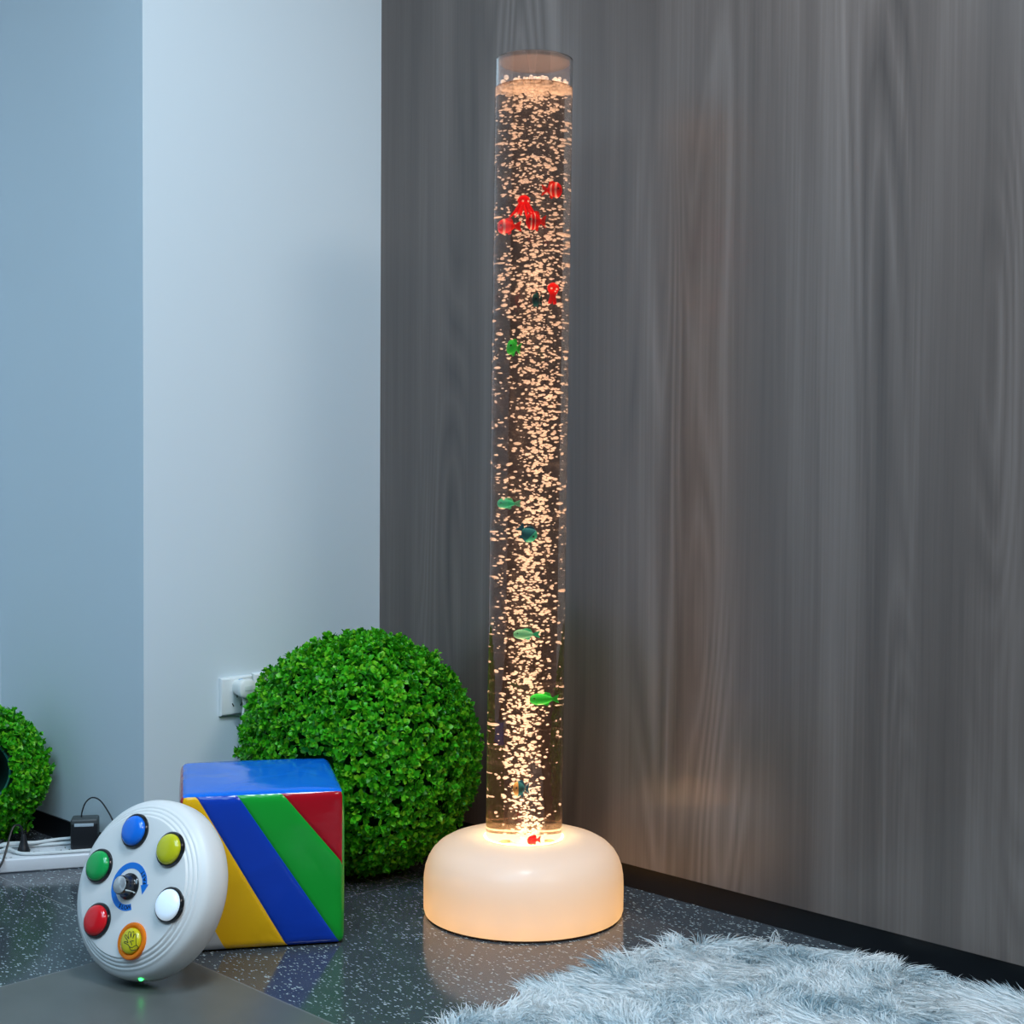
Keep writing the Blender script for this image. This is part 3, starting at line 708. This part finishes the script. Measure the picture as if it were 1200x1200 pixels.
bm = bmesh.new(); box(bm, .006, .016, -.004, .004, .0135, .0152, .0006); lab(finish('blue_mark', bm, plain('blue_mark', (.01, .25, .6, 1), .4), plug), 'small blue mark on top')
bm = bmesh.new(); box(bm, .0300, .0332, -.0085, .0085, -.004, .0055, .0012); lab(finish('face_badge', bm, plain('soft_grey_badge', (.66, .70, .66, 1), .3), plug), 'raised oblong badge')
bm = bmesh.new(); tube(bm, [(.020, 0, -.012), (.020, 0, -.020), (.020, 0, -.029)], lambda t: .0048-.0012*t, 12); finish('strain_relief', bm, plain('white_grip', (.7, .73, .71, 1), .5), plug)
bm = bmesh.new(); tube(bm, spline([(.020, 0, -.027), (.020, -.004, -.05), (.017, -.007, -.12), (.018, -.002, -.2), (.012, 0, -.27), (.010, .03, -.2985), (.011, .12, -.300)], 40), .0022, 8); finish('cord', bm, plain('white_cord', (.7, .73, .72, 1), .45), plug)

# ------------------------------------------------------------------ power strip, adapter, cords
SA = math.atan2(.046, .149); S0 = Vector((-.8065, 2.544, 0)); SX = Vector((math.cos(SA), math.sin(SA), 0)); SY = Vector((-math.sin(SA), math.cos(SA), 0))
strip = thing('power_strip', 'white power strip lying on the floor at the left', 'power strip', S0, (0, 0, SA))
bm = bmesh.new(); box(bm, -.21, .165, 0, .078, 0, .024, .003); finish('strip_housing', bm, plain('white_strip_plastic', (.72, .73, .76, 1), .3, .45), strip)
for k in range(5):
    bm = bmesh.new(); x = -.098+k*.0088; box(bm, x, x+.0042, .010, .0118, .0235, .0244); lab(finish('vent_slot', bm, M_dark, strip, smooth=False), 'dark slot in the top')
for k in (-.150, -.03, .03, .09):
    bm = bmesh.new(); box(bm, k-.017, k+.017, .022, .062, .0225, .0246, .001); f = finish('outlet', bm, plain('outlet_inset', (.6, .62, .65, 1), .4), strip)
    for (dx, dy, w, h) in ((-.007, -.006, .002, .007), (.007, -.006, .002, .007), (0, .010, .0022, .007)):
        bm = bmesh.new(); box(bm, k+dx-w/2, k+dx+w/2, .042+dy-h/2, .042+dy+h/2, .0240, .0248); finish('pin_slot', bm, M_dark, f, smooth=False)
M_blk = plain('black_plastic', (.010, .011, .014, 1), .42, .45); M_cordb = plain('black_cord', (.008, .008, .010, 1), .4)
ad = thing('power_adapter', 'black block adapter plugged into the white power strip', 'adapter', S0+SX*.064+SY*.045+Vector((0, 0, .0247)), (0, 0, SA-.12))
bm = bmesh.new(); box(bm, -.0235, .0235, -.018, .018, 0, .0485, .004); finish('adapter_body', bm, M_blk, ad)
bm = bmesh.new(); box(bm, -.0235, .0235, -.0176, .018, .0385, .0545, .004); lab(finish('adapter_cap', bm, plain('charcoal_plastic', (.05, .058, .06, 1), .5), ad), 'charcoal upper part')
bm = bmesh.new(); box(bm, -.0165, .0165, -.0183, -.0170, .0415, .0470, .0004); lab(finish('silver_sticker', bm, plain('silver_sticker', (.42, .50, .56, 1), .3), ad), 'silver grey sticker')
bm = bmesh.new(); tube(bm, spline([(-.006, 0, .052), (-.005, 0, .064), (.001, .002, .080), (.012, .004, .088), (.026, .001, .083), (.041, -.008, .064), (.053, -.024, .044), (.066, -.048, .010), (.076, -.066, -.0228), (.088, -.075, -.0232)], 50), .0013, 8); finish('cable', bm, M_cordb, ad)
pl = thing('black_plug', 'small black plug with a looping cord in the power strip', 'plug', S0+SX*-.040+SY*.040+Vector((0, 0, .0248)), (0, 0, SA))
bm = bmesh.new()
prev = None
for (z, sx, sy) in ((0, .0105, .012), (.004, .0105, .012), (.010, .0085, .009), (.020, .0058, .006), (.029, .0042, .0042), (.032, .003, .003)):
    ring = [bm.verts.new((sx*math.cos(a), sy*math.sin(a), z)) for a in np.linspace(0, 2*PI, 21)[:-1]]
    if prev:
        for k in range(20): bm.faces.new((prev[k], prev[(k+1) % 20], ring[(k+1) % 20], ring[k]))
    else: bm.faces.new(ring[::-1])
    prev = ring
bm.faces.new(prev); finish('plug_body', bm, M_blk, pl)
bm = bmesh.new(); tube(bm, spline([(0, 0, .028), (-.002, -.002, .040), (-.008, -.006, .050), (-.016, -.012, .049), (-.022, -.020, .036), (-.028, -.034, .014), (-.036, -.052, -.006), (-.050, -.072, -.0195), (-.075, -.085, -.0226), (-.12, -.085, -.0226)], 60), .0020, 8); finish('cord', bm, M_cordb, pl)
M_cw = plain('grey_white_cord', (.62, .65, .65, 1), .45)
def wcord(label, pts):
    bm = bmesh.new(); tube(bm, spline([S0+SX*a+SY*b+Vector((0, 0, c)) for a, b, c in pts], 60), .0030, 8)
    tag(finish('white_cable', bm, M_cw), label, 'cable', 'white cables on the power strip')
wcord('white cable looping back behind the black plug on the power strip', [(.13, .092, .0035), (.09, .090, .012), (.035, .085, .028), (-.02, .088, .0285), (-.062, .092, .029), (-.078, .086, .029), (-.070, .076, .0285), (-.035, .070, .0280), (.020, .0715, .0280), (.070, .0725, .0285), (.150, .0735, .0285)])
wcord('white cable curling in front of the black plug along the power strip', [(-.17, .014, .0277), (-.12, .020, .0277), (-.085, .033, .030), (-.066, .046, .031), (-.052, .028, .0285), (-.036, .016, .0277), (.0, .012, .0277), (.05, .010, .0277), (.12, .012, .0277)])
wcord('white cable slanting from the left over the power strip to the adapter', [(-.17, .030, .034), (-.12, .034, .036), (-.075, .052, .036), (-.03, .062, .0345), (.02, .078, .034), (.07, .080, .034), (.12, .082, .030)])

# ------------------------------------------------------------------ shaggy rug
rug = thing('shaggy_rug', 'fluffy pale blue-white shag rug on the floor by the wood wall', 'rug', (0, 0, 0), ROT)
ua, ub, va, vb, rr = -1.365, -.45, .95, 1.838, .21
def inside(u, v, m=0):
    a0, a1, b0, b1 = ua+m, ub-m, va+m, vb-m
    r = rr; cu = np.clip(u, a0+r, a1-r); cv = np.clip(v, b0+r, b1-r)
    wob = .010*np.sin(u*31)+.008*np.sin(v*43+1)
    return np.hypot(u-cu, v-cv) < r-wob
def vnoise(x, y, seed):
    r = np.random.default_rng(seed); G = r.normal(0, 1, (64, 64))
    xi, yi = np.floor(x).astype(int), np.floor(y).astype(int); fx, fy = x-xi, y-yi
    fx = fx*fx*(3-2*fx); fy = fy*fy*(3-2*fy); g = lambda a, b: G[a % 64, b % 64]
    return (g(xi, yi)*(1-fx)+g(xi+1, yi)*fx)*(1-fy)+(g(xi, yi+1)*(1-fx)+g(xi+1, yi+1)*fx)*fy
def pile():
    n = 105000
    u = RNG.uniform(ua, ub, n); v = RNG.uniform(va, vb, n); k = inside(u, v, .012); u, v = u[k], v[k]; n = len(u)
    # lock centres: neighbouring fibres lean to a shared tip
    cs = .017; cu = (np.floor(u/cs)+.5)*cs; cv = (np.floor(v/cs)+.5)*cs
    h = lambda s: np.modf(np.abs(np.sin(np.floor(u/cs)*12.9898+np.floor(v/cs)*78.233+s)*43758.5453))[0]
    cu += (h(0)-.5)*cs; cv += (h(1)-.5)*cs
    du = .75*vnoise(u*11, v*11, 1)+.5*vnoise(u*30, v*30, 2)+(h(2)-.5)*1.0-.35
    dv = .75*vnoise(u*11+9, v*11, 3)+.5*vnoise(u*30, v*30+4, 4)+(h(3)-.5)*1.0-.2
    du += RNG.normal(0, .28, n); dv += RNG.normal(0, .28, n)
    # fibres at the border flop outwards
    bu = np.maximum(0, 1-(u-ua)/.05); bv = np.maximum(0, 1-(vb-v)/.05); du -= bu*1.1; dv += bv*.6
    Ln = RNG.uniform(.030, .052, n)*(1+.15*vnoise(u*8, v*8, 5))
    lean = np.hypot(du, dv); sc = np.minimum(1, 1.25/np.maximum(lean, 1e-3)); du *= sc; dv *= sc
    S = 5; T = np.linspace(0, 1, S)
    rise = np.clip(.62-.22*np.hypot(du, dv), .22, .7)
    P = np.zeros((n, S, 3))
    for i, t in enumerate(T):
        P[:, i, 0] = u+du*Ln*.72*(t**1.5)+(cu-u)*.55*t
        P[:, i, 1] = v+dv*Ln*.72*(t**1.5)+(cv-v)*.55*t
        P[:, i, 2] = .004+Ln*rise*(1.55*t-.72*t*t)
    P[:, :, 1] = np.minimum(P[:, :, 1], 1.8795+0*P[:, :, 1]); P[:, :, 1] = np.where(P[:, :, 2] < .0405, np.minimum(P[:, :, 1], 1.884), np.minimum(P[:, :, 1], 1.877))
    P[:, :, 2] = np.maximum(P[:, :, 2], .002)
    d = unit(P[:, -1]-P[:, 0]); sd = unit(np.cross(d, unit(RNG.normal(0, 1, (n, 3)))))
    w = RNG.uniform(.00055, .0011, n)[:, None]*np.array([.9, 1, .9, .6, .08])[None]
    A = P-sd[:, None]*w[..., None]; B = P+sd[:, None]*w[..., None]
    V = np.stack([A, B], 2).reshape(n, S*2, 3)
    q = np.array([(2*i, 2*i+1, 2*i+3, 2*i+2) for i in range(S-1)])
    F = (q[None]+(np.arange(n)*S*2)[:, None, None]).reshape(-1, 4)
    o = np_obj('pile', V.reshape(-1, 3), [F], fur_mat(), rug); o['kind'] = 'stuff'
pile()
bm = bmesh.new(); pts = []
for (cx, cy, a0) in ((ub-rr, vb-rr, 0), (ua+rr, vb-rr, 90), (ua+rr, va+rr, 180), (ub-rr, va+rr, 270)):
    for k in range(9):
        a = math.radians(a0+k*90/8); pts.append((cx+(rr-.014)*math.cos(a), cy+(rr-.014)*math.sin(a)))
prism(bm, pts, 0, .005); finish('backing', bm, plain('rug_backing', (.45, .55, .6, 1), .9, .1), rug, smooth=False)

# ------------------------------------------------------------------ light
def light(name, kind, loc, energy, c, aim=None, **kw):
    l = bpy.data.lights.new(name, kind); l.energy = energy; l.color = c
    for k, v in kw.items(): setattr(l, k, v)
    o = bpy.data.objects.new(name, l); C.objects.link(o); o.location = loc
    if aim: o.rotation_euler = (Vector(aim)-Vector(loc)).to_track_quat('-Z', 'Y').to_euler()
    return o
light('ceiling_lamp_near', 'AREA', (.05, 1.45, 2.27), 26, (.74, .88, 1), (.05, 1.45, 0), shape='DISK', size=.40)
light('ceiling_lamp_side', 'AREA', (1.15, .55, 2.27), 42, (1, .91, .82), (.6, 1.1, 0), shape='DISK', size=1.0)
light('cool_fill_added', 'AREA', (-.75, .35, 2.27), 62, (.50, .77, 1), (-.75, .35, 0), shape='RECTANGLE', size=1.7, size_y=1.5)  # unseen cool fill added overhead to raise the ambient light
# Spot added below the floor, standing in for the LED under the tube;
# its beam just fills the water column, unshadowed so bubbles do not block it.
led = light('tube_led', 'SPOT', (LX-.012, LY, -1.5), 780, (1, .61, .37), shadow_soft_size=.01, spot_size=math.radians(4.4), spot_blend=.12, use_shadow=False)
led.rotation_euler = (PI, TILT, 0)
for k in range(16):
    a = 2*PI*k/16
    light('base_led', 'POINT', (LX+.127*math.cos(a), LY+.127*math.sin(a), .014), .036, (1, .52, .15), shadow_soft_size=.014)
for k in range(16):
    a = 2*PI*k/16
    light('collar_led', 'POINT', (LX+.074*math.cos(a), LY+.074*math.sin(a), .108), .015, (1, .82, .48), shadow_soft_size=.008)
w = bpy.data.worlds.new('room_ambient'); bpy.context.scene.world = w; w.use_nodes = True
w.node_tree.nodes['Background'].inputs[0].default_value = (.42, .68, .95, 1); w.node_tree.nodes['Background'].inputs[1].default_value = .14

# ------------------------------------------------------------------ camera
cam = bpy.data.cameras.new('camera'); co = bpy.data.objects.new('camera', cam); C.objects.link(co)
cam.sensor_width = 36; cam.lens = 1724/1200*36; cam.clip_start = .02
co.location = (0, 0, .715)
tl, rl = math.radians(1.9), math.radians(.36)
co.rotation_euler = (Matrix.Rotation(PI/2-tl, 4, 'X') @ Matrix.Rotation(rl, 4, 'Z')).to_euler()
sc = bpy.context.scene; sc.camera = co
sc.view_settings.view_transform = 'Standard'; sc.view_settings.look = 'None'; sc.view_settings.exposure = 0; sc.view_settings.gamma = 1
sc.cycles.caustics_refractive = True; sc.cycles.caustics_reflective = False
sc.cycles.max_bounces = 16; sc.cycles.transmission_bounces = 14; sc.cycles.transparent_max_bounces = 24; sc.cycles.glossy_bounces = 6; sc.cycles.diffuse_bounces = 4
sc.cycles.sample_clamp_indirect = 4
